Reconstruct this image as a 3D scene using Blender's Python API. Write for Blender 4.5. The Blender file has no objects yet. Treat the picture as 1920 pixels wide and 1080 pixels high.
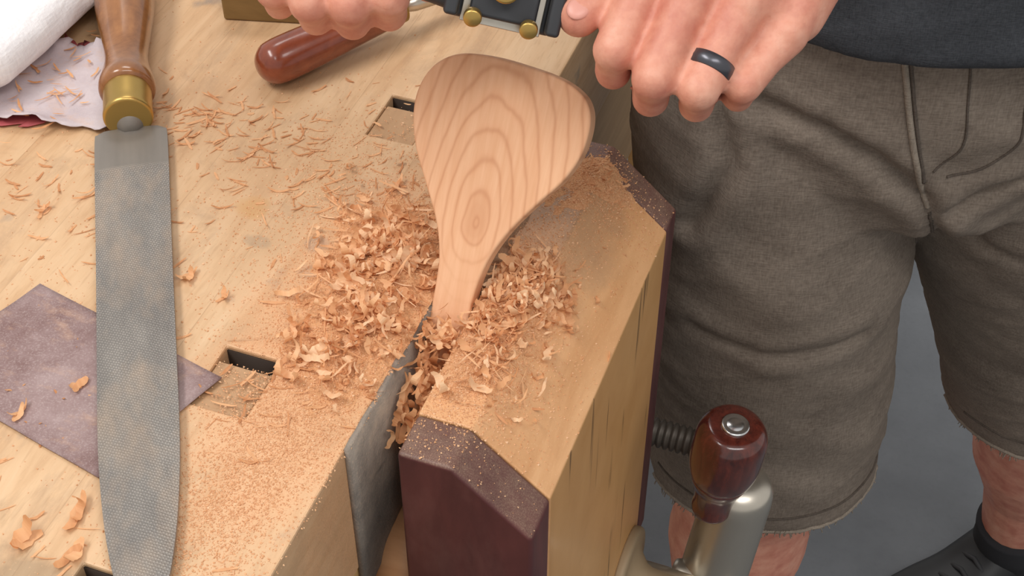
import bpy, bmesh, math, random
import numpy as np
from mathutils import Vector, Matrix, noise
from mathutils.bvhtree import BVHTree
random.seed(7); rng=np.random.default_rng(7)
scene=bpy.context.scene
scene.view_settings.view_transform='Standard'
PHI=math.radians(20.2)

# ------------------------------------------------------------ helpers
def lin(c,a=1.0):
    o=[]
    for v in c:
        v=v/255.
        o.append(v/12.92 if v<=.04045 else ((v+.055)/1.055)**2.4)
    return (*o,a)

class NT:
    def __init__(s,name):
        s.m=bpy.data.materials.new(name); s.m.use_nodes=True
        s.t=s.m.node_tree; s.b=s.t.nodes['Principled BSDF']
    def n(s,ty,ins=None,**kw):
        nd=s.t.nodes.new(ty)
        for k,v in kw.items(): setattr(nd,k,v)
        if ins:
            for k,v in ins.items():
                if hasattr(v,'is_output') : s.t.links.new(v,nd.inputs[k])
                else: nd.inputs[k].default_value=v
        return nd
    def link(s,a,b): s.t.links.new(a,b)
    def coord(s,scale=(1,1,1),kind='Object',rot=(0,0,0)):
        tc=s.n('ShaderNodeTexCoord')
        return s.n('ShaderNodeMapping',{'Vector':tc.outputs[kind],'Scale':scale,'Rotation':rot}).outputs[0]
    def noise(s,vec,scale=1,detail=4,rough=.55,dist=0):
        return s.n('ShaderNodeTexNoise',{'Vector':vec,'Scale':scale,'Detail':detail,'Roughness':rough,'Distortion':dist}).outputs[0]
    def ramp(s,fac,stops,interp='LINEAR'):
        nd=s.n('ShaderNodeValToRGB',{'Fac':fac}); cr=nd.color_ramp; cr.interpolation=interp
        while len(cr.elements)<len(stops): cr.elements.new(.5)
        for e,(p,c) in zip(cr.elements,stops):
            e.position=p; e.color=c if len(c)==4 else (*c,1)
        return nd.outputs[0]
    def bw(s,fac,a,b): return s.ramp(fac,[(a,(0,0,0)),(b,(1,1,1))])
    def math(s,op,a,b=0.0,c=None):
        ins={0:a,1:b}
        if c is not None: ins[2]=c
        return s.n('ShaderNodeMath',ins,operation=op).outputs[0]
    def mix(s,f,a,b,bt='MIX'):
        nd=s.n('ShaderNodeMix',data_type='RGBA',blend_type=bt)
        for i,v in ((0,f),(6,a),(7,b)):
            if hasattr(v,'is_output'): s.link(v,nd.inputs[i])
            else: nd.inputs[i].default_value=v
        return nd.outputs[2]
    def bump(s,h,strength=.3,dist=.001):
        nd=s.n('ShaderNodeBump',{'Height':h,'Strength':strength,'Distance':dist}); s.link(nd.outputs[0],s.b.inputs['Normal'])
    def base(s,c):
        if hasattr(c,'is_output'): s.link(c,s.b.inputs['Base Color'])
        else: s.b.inputs['Base Color'].default_value=c
    def set(s,rough=.5,metal=0,spec=None,coat=None):
        s.b.inputs['Roughness'].default_value=rough; s.b.inputs['Metallic'].default_value=metal
        if spec is not None: s.b.inputs['Specular IOR Level'].default_value=spec
        if coat: s.b.inputs['Coat Weight'].default_value=coat; s.b.inputs['Coat Roughness'].default_value=.15
        return s
    def blob(s,x,y,cx,cy,rx,ry,nz,amt=.5):
        """soft irregular spot of real staining at a place on the surface"""
        d=s.math('MULTIPLY',s.math('ADD',x,-cx),1./rx); e=s.math('MULTIPLY',s.math('ADD',y,-cy),1./ry)
        r=s.math('ADD',s.math('MULTIPLY',d,d),s.math('MULTIPLY',e,e))
        v=s.math('SUBTRACT',s.math('MULTIPLY_ADD',nz,1.6,.25),r)
        return s.math('MULTIPLY',s.bw(v,.05,.75),amt)

def wood(name,c1,c2,gs=(60,4,60),rough=.5,coat=None,bump=.15,dist=0.6,dust=None):
    m=NT(name).set(rough,coat=coat)
    v=m.coord(gs); n1=m.noise(v,1,6,.6,dist)
    n2=m.noise(m.coord(tuple(g*4 for g in gs)),1,3,.6)
    f=m.math('ADD',m.math('MULTIPLY',n1,.75),m.math('MULTIPLY',n2,.25))
    c=m.ramp(f,[(.3,lin(c1)),(.7,lin(c2))])
    if dust:
        geo=m.n('ShaderNodeNewGeometry'); nz=m.n('ShaderNodeSeparateXYZ',{0:geo.outputs['Normal']}).outputs[2]
        up=m.bw(nz,.35,.75)
        sp=m.bw(m.noise(m.coord((1500,1500,1500)),1,2,.6),.44,.66)
        lo=m.bw(m.noise(m.coord((28,28,28)),1,4,.65),.36,.66)
        film=m.math('MULTIPLY',up,m.math('MULTIPLY_ADD',lo,.34,.08))
        c=m.mix(film,c,lin((146,120,102)))
        k=m.math('MULTIPLY',m.math('MULTIPLY',up,sp),m.math('MULTIPLY_ADD',lo,.45,dust*.18))
        c=m.mix(k,c,lin((178,150,124)))
        faint=m.math('MULTIPLY',m.bw(m.noise(m.coord((30,30,12)),1,5,.7),.5,.75),.2)
        c=m.mix(faint,c,lin((140,104,96)))
    m.base(c); m.bump(f,bump,.0006); return m.m

def mobj(name,verts,faces,mat,parent=None,smooth=True,loc=None):
    me=bpy.data.meshes.new(name); me.from_pydata([tuple(v) for v in verts],[],faces); me.update()
    bm=bmesh.new(); bm.from_mesh(me); bmesh.ops.recalc_face_normals(bm,faces=bm.faces); bm.to_mesh(me); bm.free()
    o=bpy.data.objects.new(name,me); scene.collection.objects.link(o)
    if mat: me.materials.append(mat)
    if parent: o.parent=parent
    if loc: o.location=loc
    if smooth: me.polygons.foreach_set('use_smooth',[True]*len(me.polygons))
    return o
def empty(name,loc=(0,0,0),rot=(0,0,0)):
    o=bpy.data.objects.new(name,None); scene.collection.objects.link(o); o.location=loc; o.rotation_euler=rot; o.empty_display_size=.05; return o
def bevel(o,w=.002,seg=3,ang=35):
    b=o.modifiers.new('bev','BEVEL'); b.width=w; b.segments=seg; b.limit_method='ANGLE'; b.angle_limit=math.radians(ang)
    wn=o.modifiers.new('wn','WEIGHTED_NORMAL'); wn.keep_sharp=True
    return o
def boxm(name,x0,x1,y0,y1,z0,z1,mat,parent=None,bw=.002):
    v=[(x,y,z) for x in (x0,x1) for y in (y0,y1) for z in (z0,z1)]
    f=[(0,1,3,2),(4,6,7,5),(0,4,5,1),(2,3,7,6),(0,2,6,4),(1,5,7,3)]
    o=mobj(name,v,f,mat,parent)
    if bw: bevel(o,bw)
    return o
def frame_from(d):
    d=Vector(d).normalized(); a=Vector((0,0,1)) if abs(d.z)<.9 else Vector((1,0,0))
    x=d.cross(a).normalized(); y=d.cross(x).normalized(); return x,y,d
def lathe_geo(p0,axis,prof,seg=40):
    x,y,d=frame_from(axis); p0=Vector(p0); V=[];F=[]
    for (s,r) in prof:
        for k in range(seg):
            t=2*math.pi*k/seg; V.append(p0+d*s+(x*math.cos(t)+y*math.sin(t))*max(r,1e-5))
    n=len(prof)
    for i in range(n-1):
        for k in range(seg):
            F.append((i*seg+k,i*seg+(k+1)%seg,(i+1)*seg+(k+1)%seg,(i+1)*seg+k))
    F.append(tuple(range(seg))[::-1]); F.append(tuple((n-1)*seg+k for k in range(seg)))
    return V,F
def lathe(name,p0,axis,prof,mat,parent=None,seg=40,autos=True):
    V,F=lathe_geo(p0,axis,prof,seg); o=mobj(name,V,F,mat,parent)
    return o
def smoothprof(pts,n=6):
    out=[]
    P=[pts[0]]+list(pts)+[pts[-1]]
    for i in range(1,len(P)-2):
        p0,p1,p2,p3=[np.array(P[j],float) for j in (i-1,i,i+1,i+2)]
        for k in range(n):
            t=k/n
            out.append(tuple(.5*((2*p1)+(-p0+p2)*t+(2*p0-5*p1+4*p2-p3)*t*t+(-p0+3*p1-3*p2+p3)*t**3)))
    out.append(tuple(pts[-1])); return out
def tube(name,pts,rad,mat,parent=None,seg=10):
    pts=[Vector(p) for p in pts]; V=[];F=[]
    n=len(pts); R=rad if isinstance(rad,(list,tuple)) else [rad]*n
    x=None
    for i,p in enumerate(pts):
        d=(pts[min(i+1,n-1)]-pts[max(i-1,0)]).normalized()
        if x is None: x,_,_=frame_from(d)
        x=(x-d*x.dot(d)).normalized(); y=d.cross(x)
        for k in range(seg):
            t=2*math.pi*k/seg; V.append(p+(x*math.cos(t)+y*math.sin(t))*R[i])
    for i in range(n-1):
        for k in range(seg): F.append((i*seg+k,i*seg+(k+1)%seg,(i+1)*seg+(k+1)%seg,(i+1)*seg+k))
    F.append(tuple(range(seg))[::-1]); F.append(tuple((n-1)*seg+k for k in range(seg)))
    return mobj(name,V,F,mat,parent)
class Soup:
    def __init__(s): s.V=[];s.F=[]
    def add(s,V,F):
        o=len(s.V); s.V+= [Vector(v) for v in V]; s.F+=[tuple(i+o for i in f) for f in F]
    def ball(s,c,r,rad3=None,R=None,seg=20,ring=12):
        V=[];F=[]; rad3=rad3 or (r,r,r)
        for i in range(ring+1):
            th=math.pi*i/ring
            for k in range(seg):
                ph=2*math.pi*k/seg
                v=Vector((rad3[0]*max(math.sin(th),1e-3)*math.cos(ph),rad3[1]*max(math.sin(th),1e-3)*math.sin(ph),rad3[2]*math.cos(th)))
                if R: v=R@v
                V.append(v+Vector(c))
        for i in range(ring):
            for k in range(seg): F.append((i*seg+k,(i+1)*seg+k,(i+1)*seg+(k+1)%seg,i*seg+(k+1)%seg))
        F.append(tuple(range(seg))); F.append(tuple(ring*seg+k for k in range(seg))[::-1])
        s.add(V,F)
    def cone(s,a,ra,b,rb):
        a=Vector(a);b=Vector(b); L=(b-a).length
        V,F=lathe_geo(a,b-a,[(0,ra),(L,rb)],20); s.add(V,F); s.ball(a,ra); s.ball(b,rb)
    def chain(s,pts):
        for (a,ra),(b,rb) in zip(pts[:-1],pts[1:]): s.cone(a,ra,b,rb)
    def loft(s,rings,seg=40):
        V=[];F=[]
        for (cx,cy,z,rx,ry) in rings:
            for k in range(seg):
                t=2*math.pi*k/seg; V.append(Vector((cx+rx*math.cos(t),cy+ry*math.sin(t),z)))
        for i in range(len(rings)-1):
            for k in range(seg): F.append((i*seg+k,i*seg+(k+1)%seg,(i+1)*seg+(k+1)%seg,(i+1)*seg+k))
        F.append(tuple(range(seg))[::-1]); F.append(tuple((len(rings)-1)*seg+k for k in range(seg)))
        s.add(V,F)
    def build(s,name,mat,parent,voxel,sm=6,fac=.5):
        o=mobj(name,s.V,s.F,None,None)
        r=o.modifiers.new('r','REMESH'); r.mode='VOXEL'; r.voxel_size=voxel; r.use_smooth_shade=True
        m=o.modifiers.new('s','SMOOTH'); m.factor=fac; m.iterations=sm
        dg=bpy.context.evaluated_depsgraph_get(); dg.update()
        me=bpy.data.meshes.new_from_object(o.evaluated_get(dg)); o.modifiers.clear()
        old=o.data; o.data=me; bpy.data.meshes.remove(old)
        me.materials.clear(); me.materials.append(mat); me.polygons.foreach_set('use_smooth',[True]*len(me.polygons))
        o.parent=parent; return o

# ------------------------------------------------------------ materials
def mat_bench():
    m=NT('maple_bench').set(.5)
    tc=m.n('ShaderNodeTexCoord'); xyz=m.n('ShaderNodeSeparateXYZ',{0:tc.outputs['Object']})
    x=xyz.outputs[0]; y=xyz.outputs[1]
    px=m.math('DIVIDE',m.math('ADD',x,.2345),.0555)
    idx=m.math('FLOOR',px); fr=m.math('FRACT',m.math('ADD',px,20.0))
    wn=m.n('ShaderNodeTexWhiteNoise',{'W':idx},noise_dimensions='1D').outputs[0]
    comb=m.n('ShaderNodeCombineXYZ',{0:m.math('MULTIPLY',x,60),1:m.math('MULTIPLY_ADD',wn,30,m.math('MULTIPLY',y,7)),2:m.math('MULTIPLY',xyz.outputs[2],70)}).outputs[0]
    g=m.noise(comb,1,6,.62,.8)
    fl=m.noise(m.coord((500,60,500)),1,2,.5)
    c=m.ramp(g,[(.25,lin((190,150,110))),(.5,lin((211,175,135))),(.8,lin((222,191,154)))])
    c=m.mix(m.math('MULTIPLY',wn,.35),c,lin((190,148,106)),'MIX')
    c=m.mix(m.math('MULTIPLY',m.bw(fl,.56,.7),.25),c,lin((168,126,88)))
    seam=m.math('MULTIPLY',m.math('LESS_THAN',fr,.010),.32)
    c=m.mix(seam,c,lin((150,114,80)))
    bl=m.bw(m.noise(m.coord((9,6,9)),1,5,.65),.44,.70)
    c=m.mix(m.math('MULTIPLY',bl,.55),c,lin((180,138,98)))
    bl2=m.bw(m.noise(m.coord((17,12,9)),1,6,.72,1.2),.52,.70)
    c=m.mix(m.math('MULTIPLY',bl2,.5),c,lin((160,130,102)))
    st=m.bw(m.noise(m.coord((26,22,26)),1,3,.6),.64,.72)
    c=m.mix(m.math('MULTIPLY',st,.6),c,lin((134,125,117)))
    sn=m.noise(m.coord((70,60,70)),1,4,.65)
    for cx,cy,rx,ry,amt,col in ((-.312,.530,.008,.008,.55,(140,132,124)),(-.303,.508,.012,.007,.5,(146,138,128)),(-.268,.437,.014,.010,.6,(140,134,128)),
                                (-.360,.545,.013,.011,.6,(196,148,92)),(-.330,.275,.05,.025,.6,(140,118,92)),(-.42,.30,.06,.03,.4,(150,124,94)),
                                (-.245,.405,.008,.016,.35,(120,96,74)),(-.345,.520,.010,.006,.3,(120,110,98)),(-.30,.575,.03,.02,.3,(168,134,104)),(-.47,.62,.03,.02,.25,(160,126,90))):
        c=m.mix(m.blob(x,y,cx,cy,rx,ry,sn,amt),c,lin(col))
    d=m.math('MULTIPLY',m.math('ADD',x,.262),11.0); d2=m.math('MULTIPLY',m.math('ADD',y,-.47),5.2)
    rr=m.math('ADD',m.math('MULTIPLY',d,d),m.math('MULTIPLY',d2,d2))
    lo=m.noise(m.coord((30,30,30)),1,5,.7)
    mask=m.bw(m.math('SUBTRACT',m.math('ADD',lo,.30),rr),.10,.6)
    fine=m.bw(m.noise(m.coord((1300,1300,1300)),1,2,.7),.3,.62)
    c=m.mix(m.math('MULTIPLY',mask,m.math('MULTIPLY_ADD',fine,.3,.48)),c,m.mix(fine,lin((208,150,106)),lin((230,178,132))))
    sp=m.bw(m.noise(m.coord((800,800,800)),1,1,.5),.66,.72)
    c=m.mix(m.math('MULTIPLY',sp,.3),c,lin((226,178,136)))
    m.base(c); m.bump(m.math('ADD',m.math('MULTIPLY',g,.5),m.math('MULTIPLY',fine,mask)),.25,.0006)
    return m.m
M_bench=mat_bench()
M_benchend=wood('bench_filler_wood',(164,128,92),(188,150,112),(60,8,60),.6)
M_dark=NT('dark_shadow_wood'); M_dark.base(lin((45,32,22))); M_dark.set(.8); M_dark=M_dark.m  # near-black brown standing in for the shade inside the dog slots
def mat_chop():
    m=NT('cherry_chop').set(.42,coat=.1)
    n1=m.noise(m.coord((55,7,20)),1,6,.6,1.0); n2=m.noise(m.coord((300,40,120)),1,3,.6)
    c=m.ramp(n1,[(.25,lin((204,148,98))),(.6,lin((224,172,122))),(.85,lin((232,186,138)))])
    c=m.mix(m.math('MULTIPLY',m.bw(n2,.5,.75),.2),c,lin((186,130,82)))
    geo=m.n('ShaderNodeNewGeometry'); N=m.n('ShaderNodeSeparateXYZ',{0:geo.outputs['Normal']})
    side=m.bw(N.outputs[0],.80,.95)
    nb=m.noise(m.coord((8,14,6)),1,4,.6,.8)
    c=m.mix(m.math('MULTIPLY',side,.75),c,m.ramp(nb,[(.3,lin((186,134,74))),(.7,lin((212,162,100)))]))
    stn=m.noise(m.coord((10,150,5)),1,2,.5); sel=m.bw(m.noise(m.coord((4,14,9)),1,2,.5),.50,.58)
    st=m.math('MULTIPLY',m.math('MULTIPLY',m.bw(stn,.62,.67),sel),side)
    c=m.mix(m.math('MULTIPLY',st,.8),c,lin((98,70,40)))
    up=m.bw(N.outputs[2],.5,.9)
    tc=m.n('ShaderNodeTexCoord'); P=m.n('ShaderNodeSeparateXYZ',{0:tc.outputs['Object']})
    d=m.math('MULTIPLY',m.math('ADD',P.outputs[0],.20),19); d2=m.math('MULTIPLY',m.math('ADD',P.outputs[1],-.50),8.)
    rr=m.math('ADD',m.math('MULTIPLY',d,d),m.math('MULTIPLY',d2,d2))
    lo=m.noise(m.coord((40,40,40)),1,5,.7)
    mask=m.math('MULTIPLY',up,m.bw(m.math('SUBTRACT',m.math('ADD',lo,.3),rr),.12,.5))
    e=m.math('MULTIPLY',m.math('ADD',P.outputs[0],.190),22); e2=m.math('MULTIPLY',m.math('ADD',P.outputs[1],-.600),13.)
    r2=m.math('ADD',m.math('MULTIPLY',e,e),m.math('MULTIPLY',e2,e2))
    mask2=m.math('MULTIPLY',up,m.bw(m.math('SUBTRACT',m.math('ADD',lo,.35),r2),.12,.6))
    fine=m.bw(m.noise(m.coord((1300,1300,1300)),1,2,.7),.32,.62)
    c=m.mix(m.math('MULTIPLY',mask2,m.math('MULTIPLY_ADD',fine,.3,.62)),c,m.mix(fine,lin((142,110,84)),lin((172,138,110))))
    c=m.mix(m.math('MULTIPLY',mask,m.math('MULTIPLY_ADD',fine,.3,.5)),c,m.mix(fine,lin((208,152,106)),lin((234,184,138))))
    sp=m.math('MULTIPLY',up,m.bw(m.noise(m.coord((900,900,900)),1,1,.5),.64,.70))
    c=m.mix(m.math('MULTIPLY',sp,.4),c,lin((236,194,150)))
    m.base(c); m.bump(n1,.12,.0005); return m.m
M_chop=mat_chop()
M_purple=wood('purpleheart',(68,32,33),(100,52,50),(30,60,8),.5,dust=.5,bump=.1)
def mat_leather():
    m=NT('dusty_leather').set(.9)
    n=m.noise(m.coord((25,25,25)),1,6,.7); f=m.noise(m.coord((700,700,700)),1,2,.6)
    c=m.ramp(n,[(.3,lin((106,98,91))),(.55,lin((146,134,122))),(.75,lin((178,158,138)))])
    sc=m.bw(m.noise(m.coord((40,12,60)),1,5,.7),.58,.66)
    c=m.mix(m.math('MULTIPLY',sc,.45),c,lin((84,78,74)))
    c=m.mix(m.math('MULTIPLY',m.bw(f,.55,.7),.35),c,lin((190,166,142)))
    m.base(c); m.bump(m.math('ADD',f,n),.5,.0008); return m.m
M_leather=mat_leather()
def mat_paddle():
    m=NT('cherry_paddle').set(.6)
    tc=m.n('ShaderNodeTexCoord'); P=m.n('ShaderNodeSeparateXYZ',{0:tc.outputs['Object']})
    nz=m.noise(m.coord((24,12,24)),1,3,.5); nz2=m.noise(m.coord((90,45,90)),1,2,.5)
    x=m.math('ADD',P.outputs[0],-.0025); y=m.math('ADD',P.outputs[1],-.052)
    yp=m.math('MULTIPLY',m.math('MAXIMUM',y,0.0),.36); yn=m.math('MULTIPLY',m.math('MINIMUM',y,0.0),.58)
    yy=m.math('ADD',yp,yn)
    f=m.math('SQRT',m.math('ADD',m.math('MULTIPLY',x,x),m.math('MULTIPLY',yy,yy)))
    f=m.math('ADD',f,m.math('MULTIPLY',m.math('SUBTRACT',nz,.5),.010)); f=m.math('ADD',f,m.math('MULTIPLY',m.math('SUBTRACT',nz2,.5),.0022))
    fp=m.math('POWER',m.math('MAXIMUM',f,.0001),.93)
    s=m.math('SINE',m.math('MULTIPLY',fp,2*math.pi/.0074))
    s=m.math('MULTIPLY_ADD',s,.5,.5); l1=m.math('POWER',s,9.); l2=m.math('POWER',s,2.)
    fade=m.math('MULTIPLY_ADD',m.bw(P.outputs[1],.020,.045),.85,.15)
    core=m.ramp(f,[(.0038,(1,1,1)),(.0052,(0,0,0))])
    g=m.noise(m.coord((260,18,260)),1,4,.6)
    c=m.ramp(g,[(.3,lin((224,168,126))),(.7,lin((235,185,145)))])
    c=m.mix(m.math('MULTIPLY',m.math('MULTIPLY',l2,.16),fade),c,lin((214,148,106)))
    c=m.mix(m.math('MULTIPLY',m.math('MULTIPLY',l1,.38),fade),c,lin((188,122,80)))
    c=m.mix(m.math('MULTIPLY',core,.45),c,lin((200,138,96)))
    m.base(c); m.bump(g,.06,.0004); return m.m
M_paddle=mat_paddle()
def mat_rasp():
    m=NT('rasp_steel').set(.5,.3)
    tc=m.n('ShaderNodeTexCoord'); P=m.n('ShaderNodeSeparateXYZ',{0:tc.outputs['Object']})
    tex=m.bw(P.outputs[1],.036,.038)
    v=m.n('ShaderNodeTexVoronoi',{'Vector':m.coord((1,1.0,0),rot=(0,0,.5)),'Scale':640.,'Randomness':.25},feature='F1')
    dots=m.bw(v.outputs['Distance'],.15,.5)
    n=m.noise(m.coord((35,14,35)),1,5,.65); n2=m.noise(m.coord((80,6,80)),1,3,.6)
    c=m.ramp(n,[(.3,lin((130,125,120))),(.7,lin((172,165,156)))])
    c=m.mix(m.math('MULTIPLY',m.math('MULTIPLY',dots,tex),.5),c,lin((90,87,85)))
    dust=m.math('MULTIPLY',tex,m.bw(m.noise(m.coord((22,12,22)),1,4,.7),.46,.70))
    sm=m.math('SUBTRACT',1.0,tex)
    c=m.mix(m.math('MULTIPLY',sm,.85),c,m.mix(n2,lin((104,98,91)),lin((142,134,125))))
    c=m.mix(m.math('MULTIPLY',dust,.45),c,lin((194,166,138)))
    m.base(c); m.bump(m.math('MULTIPLY',m.math('SUBTRACT',1.0,dots),tex),.6,.0006)
    return m.m
M_rasp=mat_rasp()
M_handle=wood('varnished_walnut',(112,66,36),(168,114,68),(40,40,40),.22,coat=.6,bump=.03,dist=1.5)
M_redwood=wood('varnished_redwood',(108,46,28),(150,76,48),(60,20,60),.25,coat=.5,bump=.03)
M_knob=wood('cocobolo',(52,18,14),(104,44,32),(160,160,40),.2,coat=.7,bump=.03)
def metal(name,c,rough,met=1.,nz=.12):
    m=NT(name).set(rough,met); n=m.noise(m.coord((60,60,12)),1,4,.6)
    c0=lin(c); m.base(m.mix(m.math('MULTIPLY',n,nz*3),c0,tuple(v*.55 for v in c0[:3])+(1,)))
    m.link(m.math('MULTIPLY_ADD',n,.2,rough-.08),m.b.inputs['Roughness']); return m.m
M_brass=metal('brass',(200,166,96),.34,.9)
M_steel=metal('stainless',(214,206,192),.3,.9)
M_alu=metal('bright_pin',(225,225,225),.2)
M_iron=metal('dark_iron',(68,69,72),.42,.5)
def mat_cloth(name,c1,c2,weave=900,b=.5):
    m=NT(name).set(.92,spec=.15)
    n=m.noise(m.coord((14,14,14)),1,5,.65); w1=m.noise(m.coord((weave*1.0,weave,weave*.18)),1,2,.5); w2=m.noise(m.coord((weave*.18,weave*.18,weave)),1,2,.5)
    w=m.math('ADD',w1,w2)
    c=m.ramp(m.math('MULTIPLY_ADD',w,.35,m.math('MULTIPLY',n,.35)),[(.35,lin(c1)),(.7,lin(c2))])
    m.base(c); m.bump(w,b,.0006); return m.m
M_shorts=mat_cloth('brown_canvas',(100,89,80),(140,128,116))
M_seam=mat_cloth('canvas_seam',(70,62,55),(102,92,84))
M_hem=mat_cloth('faded_hem',(116,105,94),(158,146,132))
M_shirt=mat_cloth('charcoal_jersey',(48,50,54),(78,81,86),1500)
M_white=mat_cloth('white_cotton',(228,226,228),(248,246,246),500,.6)
def mat_skin():
    m=NT('skin').set(.52)
    n=m.noise(m.coord((45,45,45)),1,4,.6); f=m.noise(m.coord((260,260,260)),1,3,.6)
    c=m.ramp(n,[(.32,lin((196,122,102))),(.55,lin((216,150,126))),(.78,lin((228,172,148)))])
    c=m.mix(m.math('MULTIPLY',m.bw(f,.5,.75),.22),c,lin((184,106,88)))
    m.base(c); m.bump(f,.28,.0009)
    m.b.inputs['Subsurface Weight'].default_value=.08; m.b.inputs['Subsurface Radius'].default_value=(.01,.004,.002)
    return m.m
M_skin=mat_skin()
def simple(name,c,rough=.6,metal=0,var=.1,sc=60):
    m=NT(name).set(rough,metal); n=m.noise(m.coord((sc,)*3),1,4,.6); c0=lin(c)
    m.base(m.mix(m.math('MULTIPLY',n,var*4),c0,tuple(v*.6 for v in c0[:3])+(1,))); m.bump(n,.15,.0005); return m.m
M_black=simple('black_shoe',(26,27,30),.5); M_sole=simple('shoe_sole',(48,48,50),.7); M_sock=simple('dark_sock',(40,40,44),.9)
M_nail=simple('nail',(222,158,142),.4); M_ring=simple('dark_ring',(92,92,98),.3,.7); M_hair=simple('brown_hair',(70,48,32),.6)
M_olive=wood('oily_block',(112,86,46),(146,116,70),(12,60,60),.5)
M_beech=wood('beech_guide',(176,124,84),(206,156,114),(12,60,60),.5)
def mat_floor():
    m=NT('concrete').set(.6)
    n=m.noise(m.coord((5,5,5)),1,7,.65); f=m.noise(m.coord((140,140,140)),1,3,.6)
    c=m.ramp(n,[(.3,lin((92,96,101))),(.7,lin((112,116,121)))])
    c=m.mix(m.math('MULTIPLY',m.bw(f,.5,.8),.2),c,lin((78,82,88)))
    v=m.n('ShaderNodeTexVoronoi',{'Vector':m.coord((1,1,1)),'Scale':1.7},feature='DISTANCE_TO_EDGE')
    cr=m.math('LESS_THAN',v.outputs[0],.003)
    c=m.mix(m.math('MULTIPLY',cr,.4),c,lin((70,74,80)))
    m.base(c); m.bump(n,.1,.002); return m.m
def mat_chip(name='shaving_wood'):
    m=NT(name).set(.65)
    at=m.n('ShaderNodeAttribute',attribute_name='Tone').outputs['Fac']
    g=m.noise(m.coord((300,300,300)),1,2,.5)
    c=m.ramp(at,[(0,lin((204,142,94))),(.35,lin((230,174,124))),(.7,lin((244,196,148))),(1,lin((252,218,178)))])
    c=m.mix(m.math('MULTIPLY',m.bw(g,.5,.7),.15),c,lin((200,138,92)))
    m.base(c)
    tr=m.n('ShaderNodeBsdfTranslucent',{'Color':c}); mx=m.n('ShaderNodeMixShader',{0:.28})
    out=m.t.nodes['Material Output']
    m.link(m.b.outputs[0],mx.inputs[1]); m.link(tr.outputs[0],mx.inputs[2]); m.link(mx.outputs[0],out.inputs['Surface'])
    return m.m
M_chip=mat_chip()
def mat_pile():
    m=NT('sawdust_heap').set(.85)
    f=m.noise(m.coord((900,900,900)),1,3,.7); n=m.noise(m.coord((60,60,60)),1,4,.6)
    c=m.ramp(f,[(.28,lin((190,132,88))),(.5,lin((220,164,116))),(.75,lin((238,188,142)))])
    c=m.mix(m.math('MULTIPLY',m.bw(n,.45,.7),.3),c,lin((206,150,106)))
    m.base(c); m.bump(f,.8,.0012); return m.m
M_pile=mat_pile()
def mat_greypile():
    m=NT('fine_grey_dust').set(.9)
    f=m.noise(m.coord((1100,1100,1100)),1,3,.7)
    c=m.ramp(f,[(.3,lin((140,106,80))),(.55,lin((170,136,106))),(.75,lin((198,162,128)))])
    m.base(c); m.bump(f,.7,.001); return m.m
M_grey=mat_greypile()
def mat_sand(name,c1,c2,back=False):
    m=NT(name).set(.75)
    f=m.noise(m.coord((900,900,900)),1,2,.7); n=m.noise(m.coord((22,22,22)),1,5,.7)
    c=m.ramp(n,[(.32,lin(c1)),(.68,lin(c2))])
    c=m.mix(m.math('MULTIPLY',m.bw(f,.5,.7),.3),c,lin((200,184,180)))
    d=m.bw(m.noise(m.coord((40,70,40)),1,4,.7),.54,.7)
    c=m.mix(m.math('MULTIPLY',d,.34),c,lin((206,166,136)))
    m.base(c); m.bump(f,.5,.0005); return m.m
M_sandA=mat_sand('used_sandpaper',(116,86,82),(164,142,140))
M_sandB=mat_sand('grey_sandpaper',(180,166,170),(206,194,196))
M_sandR=simple('sandpaper_backing',(180,84,88),.7)

# ------------------------------------------------------------ floor + bench
mobj('floor',[(-3,-2,0),(3,-2,0),(3,4,0),(-3,4,0)],[(0,1,2,3)],mat_floor(),smooth=False)

bench=empty('workbench')
HOLES=[(-.322,-.290,.401,.443),(-.327,-.296,.630,.672),(-.319,-.288,.258,.299)]
XB=-.235
def bench_top():
    xs=sorted({-.95,XB}|{h[0] for h in HOLES}|{h[1] for h in HOLES}); ys=sorted({-.15,1.55}|{h[2] for h in HOLES}|{h[3] for h in HOLES})
    V=[];F=[];id={}
    def v(x,y,z):
        k=(round(x,5),round(y,5),z)
        if k not in id: id[k]=len(V); V.append(k)
        return id[k]
    def inh(x,y): return any(h[0]<x<h[1] and h[2]<y<h[3] for h in HOLES)
    solid={}
    for i in range(len(xs)-1):
        for j in range(len(ys)-1): solid[i,j]=not inh((xs[i]+xs[i+1])/2,(ys[j]+ys[j+1])/2)
    for (i,j),s in solid.items():
        if not s: continue
        a,b,c,d=xs[i],xs[i+1],ys[j],ys[j+1]
        F.append((v(a,c,.9),v(b,c,.9),v(b,d,.9),v(a,d,.9))); F.append((v(a,c,.80),v(a,d,.80),v(b,d,.80),v(b,c,.80)))
        for di,dj,p,q in ((-1,0,(a,c),(a,d)),(1,0,(b,d),(b,c)),(0,-1,(b,c),(a,c)),(0,1,(a,d),(b,d))):
            if not solid.get((i+di,j+dj),False):
                F.append((v(*p,.9),v(*q,.9),v(*q,.80),v(*p,.80)))
    o=mobj('bench_top',V,F,M_bench,bench,smooth=False)
    bevel(o,.0012,2,60)
bench_top()
for i,(a,b,c,d) in enumerate(HOLES):
    boxm('bench_dog_%d'%(i+1),a+.0005,b-.0005,c+.0005,d-.010,.81,.8985,M_benchend,bench,.0008)
    boxm('dog_shade_base_%d'%(i+1),a+.0002,b-.0002,d-.0102,d-.0002,.801,.835,M_dark,bench,0)  # added dark filler, paints the slot's depth as shade
    boxm('dog_shade_back_%d'%(i+1),a+.0002,b-.0002,d-.0012,d-.0002,.835,.8975,M_dark,bench,0)  # added dark panel, shade painted on the slot's far side
M_apron=wood('maple_apron',(190,146,92),(216,176,122),(30,6,60),.45)
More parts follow.
